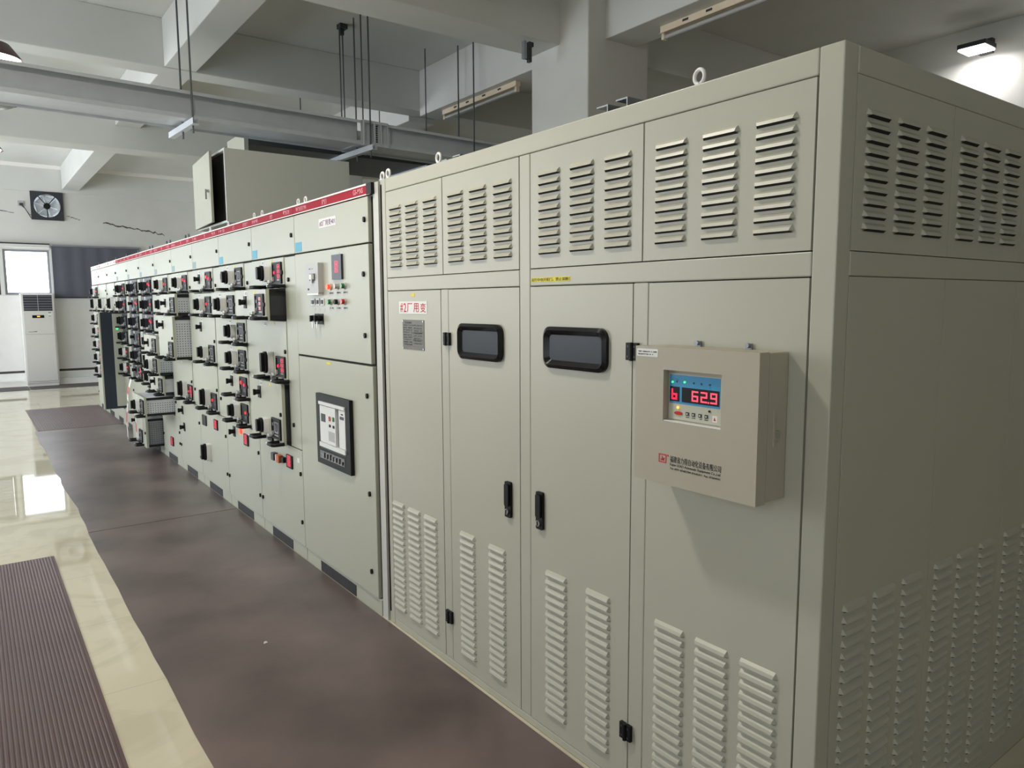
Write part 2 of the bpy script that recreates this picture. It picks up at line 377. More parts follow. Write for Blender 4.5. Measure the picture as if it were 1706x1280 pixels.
def side_panel(x0, x1, z0, z1, cols):
    m = MB(); g = .0015; m.box(x0 + g, x1 - g, 0, .018, z0 + g, z1 - g)
    for a, b, vb, vt, n in cols: louvre_col(m, PS, a, b, vb, vt, n)
    m.build('side_panel', [PAINT, DARKGAP], T, OT)
for k in range(3):
    x0 = .0615 + k * .499; x1 = x0 + .499
    side_panel(x0, x1, 1.736, 2.143, [(x0 + q, x0 + q + .11, *U) for q in (.042, .192, .342)])
    side_panel(x0, x1, .06, 1.677, [(x0 + q, x0 + q + .114, .1, .848, 24) for q in (.035, .186, .342)])
def view_window(door, y0, y1, z0, z1):
    m = MB(); o, i = rrect(y0, y1, z0, z1, .035), rrect(y0 + .03, y1 - .03, z0 + .028, z1 - .028, .014)
    mid = rrect(y0 + .012, y1 - .012, z0 + .012, z1 - .012, .028); n = len(o)
    vs = [(0, *p) for p in o] + [(-.012, *p) for p in o] + [(-.02, *p) for p in mid] + [(-.006, *p) for p in i]
    fs = [(k*n + j, k*n + (j+1) % n, (k+1)*n + (j+1) % n, (k+1)*n + j) for k in range(3) for j in range(n)]
    m.add(vs, fs); m.build('window_surround', BLACKG, door, (0, 0, 0), smooth=True)
    MB().prism(rrect(y0 + .028, y1 - .028, z0 + .026, z1 - .026, .014), 'x', -.006, -.001).build('window_pane', GLASS, door)
view_window(d1, 1.33, 1.644, 1.389, 1.534); view_window(d2, .756, 1.077, 1.390, 1.534)
def door_handle(door, y0, y1, z0, z1):
    m = MB(); m.prism(rrect(y0, y1, z0, z1, .006, 3), 'x', -.01, 0)
    m.prism(rrect(y0 + .006, y1 - .006, z0 + .045, z1 - .008, .008, 4), 'x', -.018, -.01)
    m.cyl((-.018, (y0 + y1) / 2, z0 + .024), (-.01, (y0 + y1) / 2, z0 + .024), .011, 14, 1).box(-.02, -.018, (y0+y1)/2 - .002, (y0+y1)/2 + .002, z0 + .016, z0 + .032, 0)
    m.build('door_handle', [BLACK, STEEL], door)
door_handle(d1, 1.279, 1.317, .79, .931); door_handle(d2, 1.083, 1.122, .791, .931)
def hinge(door, yc, zc):
    m = MB(); m.box(-.012, 0, yc - .024, yc - .003, zc - .027, zc + .027).box(-.012, 0, yc + .003, yc + .024, zc - .027, zc + .027)
    m.cyl((-.012, yc, zc - .028), (-.012, yc, zc + .028), .007, 10)
    for s in (-1, 1):
        for q in (-1, 1): m.cyl((-.0135, yc + s * .014, zc + q * .016), (-.012, yc + s * .014, zc + q * .016), .004, 8, 1)
    m.build('hinge', [BLACK, CHAR], door, bevel=.0015)
hinge(d1, 1.735, 1.465); hinge(d1, 1.747, .23); hinge(d2, .646, 1.466); hinge(d2, .654, .225)
sg = MB().box(-.0015, 0, 1.907, 2.169, 1.568, 1.625).build('sign', STICK, T, OT)
for ch_, ya, yb in (('#', 2.156, 2.130), ('2', 2.124, 2.098), ('厂', 2.090, 2.042), ('用', 2.030, 1.982), ('变', 1.966, 1.918)): text(ch_, -.0015, ya, yb, 1.576, 1.617, REDINK, sg, bold=.006)
np_ = MB(); np_.box(-.002, 0, 1.937, 2.137, 1.404, 1.541)
for k in range(9): strokes(np_, -.002, 2.128, 2.045 if k % 3 else 1.95, 1.512 - k * .011, 1.518 - k * .011, 12, 1, .0004)
for k in range(7): strokes(np_, -.002, 2.03, 1.955, 1.5 - k * .0115, 1.506 - k * .0115, 8, 1, .0004)
for k in range(10): np_.box(-.0024, -.002, 1.95, 2.13, 1.519 - k * .011, 1.5197 - k * .011, 1)
strokes(np_, -.002, 2.12, 2.05, 1.522, 1.533, 7, 1, .0004)
for a in (1.943, 2.131):
    for b in (1.41, 1.535): np_.cyl((-.004, a, b), (-.002, a, b), .004, 8, 2)
np_.build('nameplate', [PLATE, PLATE2, STEEL], T, OT)
tp = MB().box(-.001, 0, .945, 1.158, 1.689, 1.705).build('warning_tape', YEL, T, OT)
text('运行中勿开柜门，禁止误触！', -.001, 1.155, .948, 1.691, 1.703, OLIVEINK, tp, bold=.01)
MB().box(-.001, 0, 2.019, 2.052, 1.647, 1.662).build('yellow_tag', YEL, T, OT)
def eye_bolt_mesh(r=.017, t=.0055, ry=1.0):
    m = MB(); m.tube([(0, r * math.cos(a) * ry, .028 + r * 1.15 * math.sin(a)) for a in (2 * math.pi * i / 24 for i in range(24))], t, 10, closed=True)
    m.cyl((0, 0, 0), (0, 0, .012), .008, 12).cyl((0, 0, 0), (0, 0, .004), .014, 14)
    return m.mesh('eye_bolt', [WHITE], True)
EYE = eye_bolt_mesh()
for x, y in ((.03, .44), (.03, 1.84), (.03, 2.31), (1.58, .44), (1.58, 1.84)): link('eye_bolt', EYE, T, (x - .8, y - 1.17, TH))
for y, xx, h_ in ((1.33, .5, 2.412), (1.22, .5, 2.418), (2.25, .3, 2.318), (2.13, .3, 2.322)):
    m = MB(); m.box(xx, xx + .5, y - .035, y + .035, 2.21, 2.216).box(xx, xx + .5, y - .035, y - .03, 2.216, h_).box(xx, xx + .5, y - .03, y + .03, h_ - .006, h_)
    m.build('roof_bracket', GALV, T, OT)

# ------------------------------------------------------------------ temperature controller box on the transformer
B = thing('temperature_controller', 'wall box with red 62.9 readout and blue display hung on the transformer cabinet', 'controller box', (0, .315, 1.12))
OB = (0, -.315, -1.12)
m = MB(); m.box(-.085, -.002, .112, .515, 1.12, 1.493)
m.build('housing', BOXP, B, OB, bevel=.003)
m = MB(); o = [(.110, 1.117), (.517, 1.117), (.517, 1.495), (.110, 1.495)]; i = [(.219, 1.293), (.412, 1.293), (.412, 1.434), (.219, 1.434)]
m.ring(o, i, 'x', -.125, -.087)
m.box(-.104, -.088, .2195, .4115, 1.2935, 1.434)
m.build('front_cover', BOXP, B, OB)
MB().box(-.1235, -.1042, .2195, .4115, 1.2935, 1.2962).build('lit_ledge_strip', STICK, B, OB)  # white strip painting in the light that catches the recess ledge
pn = MB().box(-.1085, -.1045, .2305, .405, 1.300, 1.424).build('display_panel', BEIGE, B, OB)
MB().box(-.1092, -.1085, .2345, .4035, 1.3435, 1.4215).build('blue_film', LCDB, pn)
m = MB().box(-.1098, -.1092, .368, .401, 1.349, 1.389).box(-.1098, -.1092, .237, .360, 1.349, 1.389)
m.build('digit_window', BLACK, pn)
m = MB(); seg7(m, 'b', -.1098, .396, 1.353, .021, .031, 0, .2)
m.build('digit', DIGIT, pn)
m = MB()
for ch, y in (('6', .326), ('2', .2965), ('9', .265)): seg7(m, ch, -.1098, y, 1.354, .022, .029, 0, .17)
m.box(-.1106, -.1098, .2685, .2725, 1.354, 1.358); m.build('digit', DIGITB, pn)
def dot(mat_, y, z, r, name, par, x=-.1085, d=.003):
    MB().cyl((x, y, z), (x - d, y, z), r, 12).build(name, mat_, par)
dot(LEDG, .392, 1.401, .0025, 'indicator', pn, -.1092); dot(LEDG, .35, 1.4035, .0025, 'indicator', pn, -.1092)
for y in (.378, .32, .295, .268): dot(NAVY, y, 1.403, .0028, 'indicator', pn, -.1092, .001)
dot(LEDA, .372, 1.333, .0038, 'indicator', pn); dot(BLACK, .267, 1.334, .003, 'indicator', pn)
MB().prism([(.371 + .0135 * math.cos(t), 1.3175 + .005 * math.sin(t)) for t in (2*math.pi*k/20 for k in range(20))], 'x', -.111, -.1085).build('button', REDL, pn)
for y in (.340, .3195, .2975, .277):
    MB().box(-.1105, -.1085, y - .0048, y + .0048, 1.314, 1.3235).box(-.1112, -.1105, y - .002, y + .002, 1.317, 1.3205, 1).build('button', [NAVY, STICK], pn)
m = MB(); m.box(-.1089, -.1085, .2425, .2575, 1.3075, 1.324, 0); m.add([(-.1093, .246, 1.311), (-.1093, .254, 1.311), (-.1093, .251, 1.321)], [(0, 1, 2)], 1)
m.build('maker_mark', [STICK, REDINK], pn)
sk = MB()
for y in (.392, .378, .32, .295, .268): strokes(sk, -.1092, y + .006, y - .006, 1.394 if y < .33 else 1.407, 1.3975 if y < .33 else 1.4105, 4, 0, .0003)
for y in (.340, .3195, .2975, .277): strokes(sk, -.1085, y + .006, y - .006, 1.308, 1.3108, 4, 1, .0003)
sk.build('panel_print', [CYAN, BLKINK], pn)
# logo and lettering on the cover
m = MB(); m.ring([(.396, 1.177), (.424, 1.177), (.424, 1.201), (.396, 1.201)], [(.3995, 1.18), (.4205, 1.18), (.4205, 1.198), (.3995, 1.198)], 'x', -.1256, -.1251)
m.prism([(.417, 1.183), (.412, 1.183), (.4095, 1.195), (.4125, 1.195), (.413, 1.187), (.4165, 1.187)], 'x', -.1256, -.1251)
m.prism([(.4105, 1.183), (.407, 1.183), (.406, 1.1915), (.4025, 1.1915), (.4025, 1.188), (.4045, 1.188), (.4035, 1.183), (.4095, 1.183), (.4085, 1.192)], 'x', -.1256, -.1251)
m.cyl((-.1256, .391, 1.199), (-.1251, .391, 1.199), .0028, 12)
m.build('maker_mark', REDINK, B, OB)
def btext(*a, **k):
    o_ = text(*a, **k); o_.location = OB
btext('福建省力得自动化设备有限公司', -.1251, .383, .214, 1.183, 1.201, BLKINK, B, bold=.0)
btext('Fujian LEAD Automatic Equipment Co.,Ltd', -.1251, .383, .216, 1.1715, 1.1805, BLKINK, B, bold=.0)
btext('Tel: 0591-87602784 87645411  Fax: 87604941', -.1251, .383, .216, 1.163, 1.1685, BLKINK, B, bold=.004)
m = MB(); m.prism(rrect(.433, .512, 1.4665, 1.488, .003, 3), 'x', -.1257, -.1251)
strokes(m, -.1257, .507, .437, 1.478, 1.482, 20, 1, .0003); strokes(m, -.1257, .507, .450, 1.4705, 1.4745, 16, 1, .0003)
m.build('sticker', [STICK, BLKINK], B, OB)
m = MB(); m.box(-.06, -.052, .1085, .1118, 1.258, 1.35).cyl((-.046, .1125, 1.285), (-.046, .1075, 1.285), .008, 14, 1).box(-.052, -.036, .109, .1118, 1.272, 1.298, 1)
m.build('side_latch', [BOXP, STEEL], B, OB)
for y in (.395, .229): MB().box(-.006, -.0015, y - .010, y + .010, 1.488, 1.508).cyl((-.014, y, 1.503), (-.006, y, 1.503), .0065, 12).build('mounting_lug', GALV, B, OB)

# ------------------------------------------------------------------ switchgear drawers (shared meshes, face -x at local x=0)
CACHE = {}
def shared(key, fn):
    if key not in CACHE: CACHE[key] = fn()
    return CACHE[key]
def m_knob(h):                       # white housing with black rotary grip
    m = MB(); m.prism(rrect(-.042, .042, 0, h, .008, 3), 'x', -.036, 0, 0)
    m.prism(rrect(-.034, .034, .004, h + .004, .032, 6), 'x', -.052, -.036, 1)
    m.prism(rrect(-.013, .022, .014, h - .004, .012, 4), 'x', -.074, -.05, 1)
    m.box(-.038, -.036, -.038, -.01, .004, .012, 2)
    return m.mesh('rotary_switch', [WHITE, BLACK, GREYP], True)
def m_knobd():
    me = m_knob(.1); me.materials[0] = CHAR; me.materials[2] = CHAR; return me
def m_small():
    m = MB(); m.box(-.006, 0, -.026, .026, -.04, .04, 0).cyl((-.03, 0, 0), (-.006, 0, 0), .017, 16, 0).box(-.045, -.03, -.006, .006, -.02, .02, 0)
    return m.mesh('selector_switch', [BLACK], True)
def m_handle():                      # folding pull: black loop standing out from the drawer with bright pivots
    m = MB(); w = .05; p = .075
    pts = [(0, w, 0), (-p * .7, w, 0)] + [(-p * .7 - math.sin(a) * .022, w - .02 + math.cos(a) * .02, 0) for a in (.5, 1.1, 1.57)] + [(-p * .7 - math.sin(a) * .022, -w + .02 - math.cos(a) * .02, 0) for a in (1.57, 1.1, .5)] + [(-p * .7, -w, 0), (0, -w, 0)]
    m.tube(pts, .0115, 8, 0)
    for s in (w, -w): m.cyl((-.012, s, 0), (0, s, 0), .012, 10, 0)
    m.cyl((-.07, w - .01, 0), (-.07, w + .008, 0), .0125, 10, 1)
    return m.mesh('pull_handle', [BLACK, STEEL], True)
def m_latch():
    m = MB(); m.box(-.02, 0, .0, .04, 0, .03, 0).box(-.03, 0, -.05, -.005, .012, .03, 1).box(-.012, 0, -.05, .04, -.022, 0, 2).box(-.022, -.02, .008, .03, .006, .024, 2)
    m.box(-.018, 0, -.065, -.053, .02, .05, 1)
    return m.mesh('drawer_latch', [STEEL, GREYP, BLACK])
def m_lock():
    m = MB(); m.prism([(.009 * math.cos(t), .0135 * math.sin(t)) for t in (2 * math.pi * k / 14 for k in range(14))], 'x', -.01, 0); return m.mesh('quarter_turn_lock', [BLACK])
def m_disp(style, w=.165, h=.137):
    m = MB(); m.prism(rrect(-w/2, w/2, 0, h, .008, 3), 'x', -.006, 0, 0)
    m.ring(rrect(-w/2, w/2, 0, h, .008, 3), rrect(-w/2 + .012, w/2 - .012, .012, h - .012, .006, 3), 'x', -.011, -.006, 0)
    x = -.006
    if style == 'red':
        for k in range(3): seg7(m, '8', x, -.004, .036 + k * .031, .044, .024, 1, .17)
        m.cyl((x, .042, .072), (x - .006, .042, .072), .010, 10, 1); m.box(x - .002, x, -.05, -.002, .02, .03, 2)
    elif style == 'two':
        m.cyl((x, .045, .095), (x - .006, .045, .095), .014, 10, 3).cyl((x, -.03, .08), (x - .006, -.03, .08), .011, 10, 1)
        m.box(x - .001, x, -.055, .0, .03, .055, 4)
    elif style == 'dot':
        m.cyl((x, .038, .075), (x - .006, .038, .075), .012, 10, 3)
        for k in range(3): m.box(x - .001, x, -.05, -.012, .035 + k * .028, .056 + k * .028, 4)
    elif style == 'right':
        m.cyl((x, -.035, .075), (x - .006, -.035, .075), .010, 10, 3); m.box(x - .001, x, -.055, -.01, .028, .05, 4)
    elif style == 'pink':
        for k in range(3): m.box(x - .002, x, -.03, .012, .036 + k * .029, .058 + k * .029, 5)
        for k in (0, 1): m.box(x - .004, x, .03, .06, .03 + k * .05, .05 + k * .05, 4)
        m.box(x - .001, x, -.05, .01, .018, .028, 2)
    else:                               # unlit with bright relief
        m.ring(rrect(-.05, .03, .04, .112, .006, 2), rrect(-.036, .016, .05, .104, .006, 2), 'x', x - .003, x, 2)
        m.box(x - .003, x, -.05, .03, .02, .03, 2).box(x - .006, x, .036, .06, .03, .05, 2).box(x - .006, x, .036, .058, .085, .105, 2).box(x - .004, x, -.028, .008, .058, .098, 4)
    return m.mesh('display_module', [BLACK, DIGIT, LCDG, LEDC, CHAR, PINKINK], True)
def m_face(w, h, pull, body):
    m = MB(); p = pull
    m.box(-p - .022, -p, 0, w, 0, h, 0)
    if p > .03:
        m.box(-p, .02, .012, w - .012, .012, h - .012, 1)
        m.box(-p, .02, .004, .012, .006, .03, 2).box(-p, .02, .004, .012, h - .03, h - .006, 2)     # runner rails
        if p > .1:
            for i in range(int(p / .022)):
                for k in range(int((h - .07) / .022)): m.box(-p + .012 + i*.022, -p + .02 + i*.022, .0105, .012, .036 + k*.022, .043 + k*.022, 3)
    else: m.box(-p, .02, .012, w - .012, .012, h - .012, 3)
    return m
BODY = {'g': GALV, 'd': CHAR, 'b': TRAYM}
def drawer(par, z0, h, w=.645, y=.19, pull=.005, knob='big', disp='off', paint=None, body='g', du=.525, tagc=None, dz=.03):
    """one withdrawable unit; y is the right edge in cabinet coordinates, du = display centre from the left edge"""
    d = m_face(w, h - .006, pull, body).build('drawer', [paint or PAINT2, BODY[body], DARKGAP, CHAR], par, (0, y, z0 + .003), bevel=.0025)
    x = -pull - .022
    L = lambda u: w - u
    if disp: link('display_module', shared('D' + disp, lambda: m_disp(disp)), d, (x, L(du), dz))
    if knob == 'big': link('rotary_switch', shared('kb', lambda: m_knob(.1)), d, (x, L(.335), .048))
    elif knob == 'dark': link('rotary_switch', shared('kd', m_knobd), d, (x, L(.335), .048))
    elif knob == 'tall': link('rotary_switch', shared('kt', lambda: m_knob(.145)), d, (x, L(.335), .042))
    elif knob == 'small': link('selector_switch', shared('ks', m_small), d, (x, L(.22), h - .085))
    elif knob == 'both':
        link('rotary_switch', shared('kb', lambda: m_knob(.1)), d, (x, L(.335), .048)); link('selector_switch', shared('ks', m_small), d, (x, L(.2), h - .09))
    if knob or disp:
        for u in (.235, .60): link('pull_handle', shared('h', m_handle), d, (x, L(u), .014))
        link('drawer_latch', shared('lt', m_latch), d, (x, L(.40), .026))
    link('quarter_turn_lock', shared('lk', m_lock), d, (x, L(w - .022), h * .5))
    MB().box(-.0012, 0, -.03, .03, 0, .028).box(-.0016, -.0012, -.022, .022, .008, .012, 1).box(-.0016, -.0012, -.022, .022, .017, .021, 1).build('label_plate', [STICK, BLKINK], d, (x, L(.24), h - .042))
    if tagc: MB().box(-.001, 0, -.014, .014, 0, .018).build('yellow_tag', YEL, d, (x, L(.42), h - .03))
    return d

def cabinet(R_, L_, label, group=None):
    t = thing('switchgear_cabinet', label, 'switchgear cabinet', (0, R_, 0), 'switchgear cabinets in one long row')
    Wd = L_ - R_
    m = MB(); m.box(.003, .8, .002, Wd - .002, .03, 2.2); m.build('carcass', PAINT2 if group is None else PAINT2, t)
    MB().box(.0005, .003, .004, Wd - .004, .086, 2.14).build('door_gap', DARKGAP, t)
    # red header strip
    hs = MB(); hs.box(-.024, .003, .0025, Wd - .0025, 2.147, 2.199, 0); hs.box(-.026, -.02, .0025, Wd - .0025, 2.192, 2.2, 1).box(-.026, -.02, .0025, Wd - .0025, 2.145, 2.15, 1)
    return t, Wd, hs
def top_door(t, Wd, blue=True, lock=True):
    d = MB().box(-.022, 0, .003, Wd - .003, 1.918, 2.140).build('top_door', PAINT2, t, bevel=.0025)
    if lock: link('quarter_turn_lock', shared('lk', m_lock), d, (-.022, .045, 2.03))
    if blue: MB().box(-.0012, 0, 0, .1, 0, .055).build('blue_tag', CYAN if blue == 1 else TEAL, d, (-.022, Wd - .115, 1.925))
    return d
def low_door(t, Wd, z1=.705, locks=True):
    d = MB().box(-.022, 0, .003, Wd - .003, .09, z1).build('lower_door', PAINT2, t, bevel=.0025)
    if locks:
        for z in (.245, z1 - .15): link('quarter_turn_lock', shared('lk', m_lock), d, (-.022, .03, z))
        link('quarter_turn_lock', shared('lk', m_lock), d, (-.022, Wd - .03, .245))
    return d
def plinth(t, Wd):
    p = MB().box(-.012, .02, .003, Wd - .003, 0, .085).build('plinth', PAINT2, t, bevel=.002)
    a, b = Wd * .3, Wd * .78
    MB().box(-.014, -.012, a, b, .005, .068).build('plinth_grille', mat('vent_grille_black', (46, 44, 46), .6, var=.25, vs=40), p)
def side_door(t, z0=.71, locks=(1.765, .86)):
    d = MB().box(-.022, 0, .003, .188, z0, 1.905).build('cable_door', PAINT2, t, bevel=.0025)
    for z in locks: link('quarter_turn_lock', shared('lk', m_lock), d, (-.022, .12, z))
def small_disp(d, y, z, w=.1, h=.085, lit=True):
    m = MB(); m.box(-.01, 0, -w/2, w/2, 0, h, 0)
    for k in range(3): seg7(m, '8', -.01, w * .25, .012 + k * h * .29, w * .5, h * .24, 1 if lit else 2, .17)
    m.build('display_module', [BLACK, DIGIT, CHAR], d, (-.022, y, z))
def eyes(t, Wd, pts, m_=None):
    for y in pts: link('eye_bolt', EYE if not m_ else m_, t, (.03, y, 2.2))
EYED = EYE.copy(); EYED.materials.clear(); EYED.materials.append(ROD)

# C1: incoming cabinet beside the transformer
t, Wd, hs = cabinet(2.405, 3.45, 'grey incoming cabinet with black framed breaker window, right beside the transformer enclosure')
hdr = hs.build('header_strip', [RED, TRIMM], t)
MB().box(-.0265, .003, -.02, .035, 2.146, 2.2).build('header_end_cap', BLACK, hdr)
text('GS-MNS', -.024, .19, .075, 2.160, 2.186, PINKINK, hdr, bold=.01)
m = MB(); strokes(m, -.024, .995, .83, 2.160, 2.184, 10, 0); strokes(m, -.024, .6, .53, 2.157, 2.188, 3, 0); m.build('header_print', PINKINK, hdr)
d = MB().box(-.022, 0, .03, Wd - .003, 1.918, 2.140).build('top_door', PAINT2, t, bevel=.0025)
link('quarter_turn_lock', shared('lk', m_lock), d, (-.022, .065, 2.03))
MB().box(-.0012, 0, 0, .1, 0, .055).build('blue_tag', CYAN, d, (-.022, Wd - .115, 1.925))
lb = MB().box(-.0012, 0, 0, .235, 0, .05).build('door_label', STICK, d, (-.022, .42, 2.034))
text('#2厂用变401', -.0012, .225, .01, .009, .041, PURINK, lb, bold=.008)
d = MB().box(-.024, 0, .03, Wd - .003, 1.312, 1.91).build('door', PAINT2, t, bevel=.0025)
for z in (1.763, 1.455): link('quarter_turn_lock', shared('lk', m_lock), d, (-.024, .085, z))
xx = -.024
br_ = MB(); br_.prism(rrect(.615, .79, 1.675, 1.845, .004, 2), 'x', xx - .03, xx, 0); br_.box(xx - .034, xx - .03, .66, .735, 1.745, 1.785, 1).box(xx - .05, xx - .034, .665, .695, 1.752, 1.780, 2).box(xx - .04, xx - .034, .685, .70, 1.732, 1.752, 2).cyl((xx - .034, .76, 1.698), (xx - .03, .76, 1.698), .006, 10, 1)
strokes(br_, xx - .03, .745, .69, 1.809, 1.815, 5, 1)
br_.box(xx - .03, xx - .0005, .62, .785, 1.665, 1.675, 2)
br_.build('circuit_breaker', [GREYP, CHAR, WHITE], d)
mt = MB(); mt.box(xx - .012, xx, .339, .465, 1.745, 1.877, 0)
for k in range(3): seg7(mt, '8', xx - .012, .425, 1.782 + k * .0215, .046, .018, 1, .17)
mt.box(xx - .0125, xx - .012, .36, .445, 1.758, 1.77, 2); mt.build('meter', [NAVY, DIGIT, CHAR], d)
for (y, z, mm) in ((.51, 1.708, LEDR), (.41, 1.709, CLEAR), (.323, 1.709, GRN), (.51, 1.626, GRN), (.415, 1.626, BLACK), (.326, 1.627, REDL)):
    m = MB(); m.cyl((xx - .008, y, z), (xx, y, z), .017, 18, 1).cyl((xx - .024, y, z), (xx - .008, y, z), .0135, 16, 0)
    m.build('indicator_lamp' if z > 1.7 else 'push_button', [mm, GREYP], d, smooth=True)
    m = MB().box(xx - .001, xx, y - .034, y + .022, z - .042, z - .026, 0); strokes(m, xx - .001, y + .018, y - .03, z - .038, z - .030, 5, 1); m.build('label_plate', [GREYP, BLKINK], d)
for y in (.765, .693, .628):
    m = MB(); m.box(xx - .006, xx, y - .022, y + .024, 1.607, 1.645, 0).box(xx - .012, xx - .006, y - .012, y + .012, 1.615, 1.637, 1).box(xx - .001, xx, y - .026, y + .02, 1.57, 1.59, 2); m.build('fuse_holder', [WHITE, CHAR, GREYP], d)
for y in (.72, .655):
    m = MB(); m.box(xx - .004, xx, y - .03, y + .03, 1.5, 1.56, 0).cyl((xx - .03, y, 1.535), (xx - .004, y, 1.535), .016, 14, 0).box(xx - .045, xx - .03, y - .006, y + .006, 1.515, 1.55, 0).box(xx - .036, xx - .033, y - .018, y - .008, 1.478, 1.52, 1); m.build('key_switch', [BLACK, STEEL], d)
MB().box(xx - .001, xx, .38, .405, 1.881, 1.889).build('green_tag', GREYP, d)
d = MB().box(-.022, 0, .02, Wd - .003, .092, 1.300).build('door', PAINT2, t, bevel=.0025)
for z in (1.147, .635, .22): link('quarter_turn_lock', shared('lk', m_lock), d, (-.022, .085, z))
MB().box(-.0232, -.022, .55, .61, 1.276, 1.289).build('yellow_tag', YEL, d)
xx = -.022
af = MB(); af.ring([(.27, .697), (.735, .697), (.735, 1.104), (.27, 1.104)], [(.323, .80), (.68, .80), (.68, 1.064), (.323, 1.064)], 'x', xx - .022, xx)
af.box(xx - .023, xx - .022, .33, .675, .79, .797, 1)
fo = af.build('breaker_frame', [BLACK, CHAR], d, bevel=.002)
m = MB().box(xx - .024, xx - .022, .345, .69, .732, .776, 0)
for k in range(7): m.box(xx - .03, xx - .024, .37 + k * .042, .37 + k * .042 + random.uniform(.008, .02), .738, .74 + random.uniform(.012, .03), 1)
m.box(xx - .025, xx - .024, .345, .69, .732, .736, 1); m.build('terminal_slot', [BLACKG, LCDG], fo)
m = MB(); m.box(xx - .012, xx, .323, .68, .80, 1.064, 0).box(xx - .03, xx - .012, .323, .68, 1.045, 1.062, 0).box(xx - .03, xx - .012, .323, .68, .802, .826, 0)
m.box(xx - .024, xx - .012, .58, .676, .83, 1.04, 0).box(xx - .03, xx - .012, .442, .565, .83, 1.04, 0).box(xx - .024, xx - .012, .326, .41, .83, 1.04, 0)
m.box(xx - .016, xx - .012, .415, .437, .82, 1.04, 2)
m.box(xx - .026, xx - .024, .595, .655, .948, .993, 1)
m.box(xx - .035, xx - .03, .507, .527, .965, .99, 3).box(xx - .035, xx - .03, .455, .475, .968, .992, 4).box(xx - .033, xx - .03, .507, .527, .93, .945, 5).box(xx - .033, xx - .03, .455, .475, .93, .945, 5)
m.box(xx - .0305, xx - .03, .455, .54, .85, .905, 6).box(xx - .026, xx - .024, .34, .39, .99, 1.006, 1).box(xx - .027, xx - .024, .35, .372, 1.016, 1.022, 5)
m.build('air_circuit_breaker', [WHITE, CHAR, NAVY, REDL, GRN, BLACK, GREYP], fo)
plinth(t, Wd)
MB().box(-.008, .06, -.058, -.002, .0, 2.2).build('corner_post', POSTM, t)
link('eye_bolt', EYE, t, (.03, -.035, 2.2)); eyes(t, Wd, (Wd - .07,))

SE = [3.45, 4.28, 5.11, 5.95, 6.76, 7.57, 8.39, 9.18, 10.0, 10.73, 11.55, 12.37]
Z = lambda i: 1.91 - .2 * i
def column(k, label, blue=True, glyph=True, eye=(.05, -.1), dark_eye=False, lo=.705, side=True, redm=None):
    t, Wd, hs = cabinet(SE[k], SE[k + 1], label)
    hdr = hs.build('header_strip', [redm or RED, TRIMM], t)
    if glyph:
        m = MB(); strokes(m, -.024, Wd - .04, Wd - .2, 2.160, 2.184, 9, 0); strokes(m, -.024, .42, .37, 2.158, 2.186, 2, 0); strokes(m, -.024, .17, .06, 2.160, 2.186, 5, 0); m.build('header_print', PINKINK, hdr)
    top_door(t, Wd, blue and (1 if k < 2 else 2)); plinth(t, Wd)
    if side: side_door(t, lo + .006, (1.765, lo + .15))
    eyes(t, Wd, [e if e > 0 else Wd + e for e in eye], EYED if dark_eye else None)
    return t, Wd
def D(t, Wd, i, n=1, **k):
    return drawer(t, Z(i + n), .2 * n, w=Wd - .19 - .004, **k)

# C2
t, Wd = column(0, 'drawer cabinet beside the incoming cabinet, its second drawer pulled out, yellow dots on the drawers')
D(t, Wd, 0, disp='red', tagc=1, pull=.006); D(t, Wd, 1, disp='pink', knob='small', pull=.125, body='d', tagc=1)
D(t, Wd, 2, 2, disp='red', knob='tall', tagc=1); D(t, Wd, 4, 2, disp='off', knob='both', pull=.05, body='d', tagc=1)
d = low_door(t, Wd); small_disp(d, .22, .56)
m = MB(); m.box(-.03, 0, 0, .05, 0, .05, 0).box(-.022, 0, .06, .09, .005, .045, 1).box(-.03, 0, .1, .15, 0, .05, 2).box(-.02, 0, -.06, -.01, .01, .045, 3); m.build('control_buttons', [ORANGE, WHITE, CHAR, BLACK], d, (-.022, .36, .57))
MB().box(-.001, 0, 0, .04, 0, .03).build('label_plate', STICK, d, (-.022, .05, .62))
# C3
t, Wd = column(1, 'drawer cabinet with seven black handled units, third unit of the row from the transformer', eye=(.07, -.12))
D(t, Wd, 0, disp='off', knob='both', tagc=1); D(t, Wd, 1, disp='off', knob='both', pull=.07, body='d'); D(t, Wd, 2, disp='off', tagc=1); D(t, Wd, 3, disp='off', tagc=1)
D(t, Wd, 4, disp='two', knob='small', tagc=1); D(t, Wd, 5, disp='right', tagc=1)
d = low_door(t, Wd); small_disp(d, .31, .565)
m = MB().cyl((-.012, 0, 0), (0, 0, 0), .02, 14); m.build('indicator_lamp', LEDR, d, (-.022, .44, .655))
link('selector_switch', shared('ks', m_small), d, (-.022, .62, .63))
# C4
t, Wd = column(2, 'drawer cabinet with a lone rotary switch low on its bottom door, fourth from the transformer', eye=(.4,))
D(t, Wd, 0, disp='two', knob='small'); D(t, Wd, 1, disp='dot', pull=.015); D(t, Wd, 2, 2, disp='off', knob='both'); D(t, Wd, 4, 2, disp='dot', knob='tall')
d = low_door(t, Wd); small_disp(d, .31, .57)
link('rotary_switch', shared('kt', lambda: m_knob(.145)), d, (-.022, .56, .27))
m = MB()
for k in range(3): m.box(-.012, 0, k * .045, k * .045 + .03, 0, .09)
m.build('terminal_block', CHAR, d, (-.022, .62, .56))
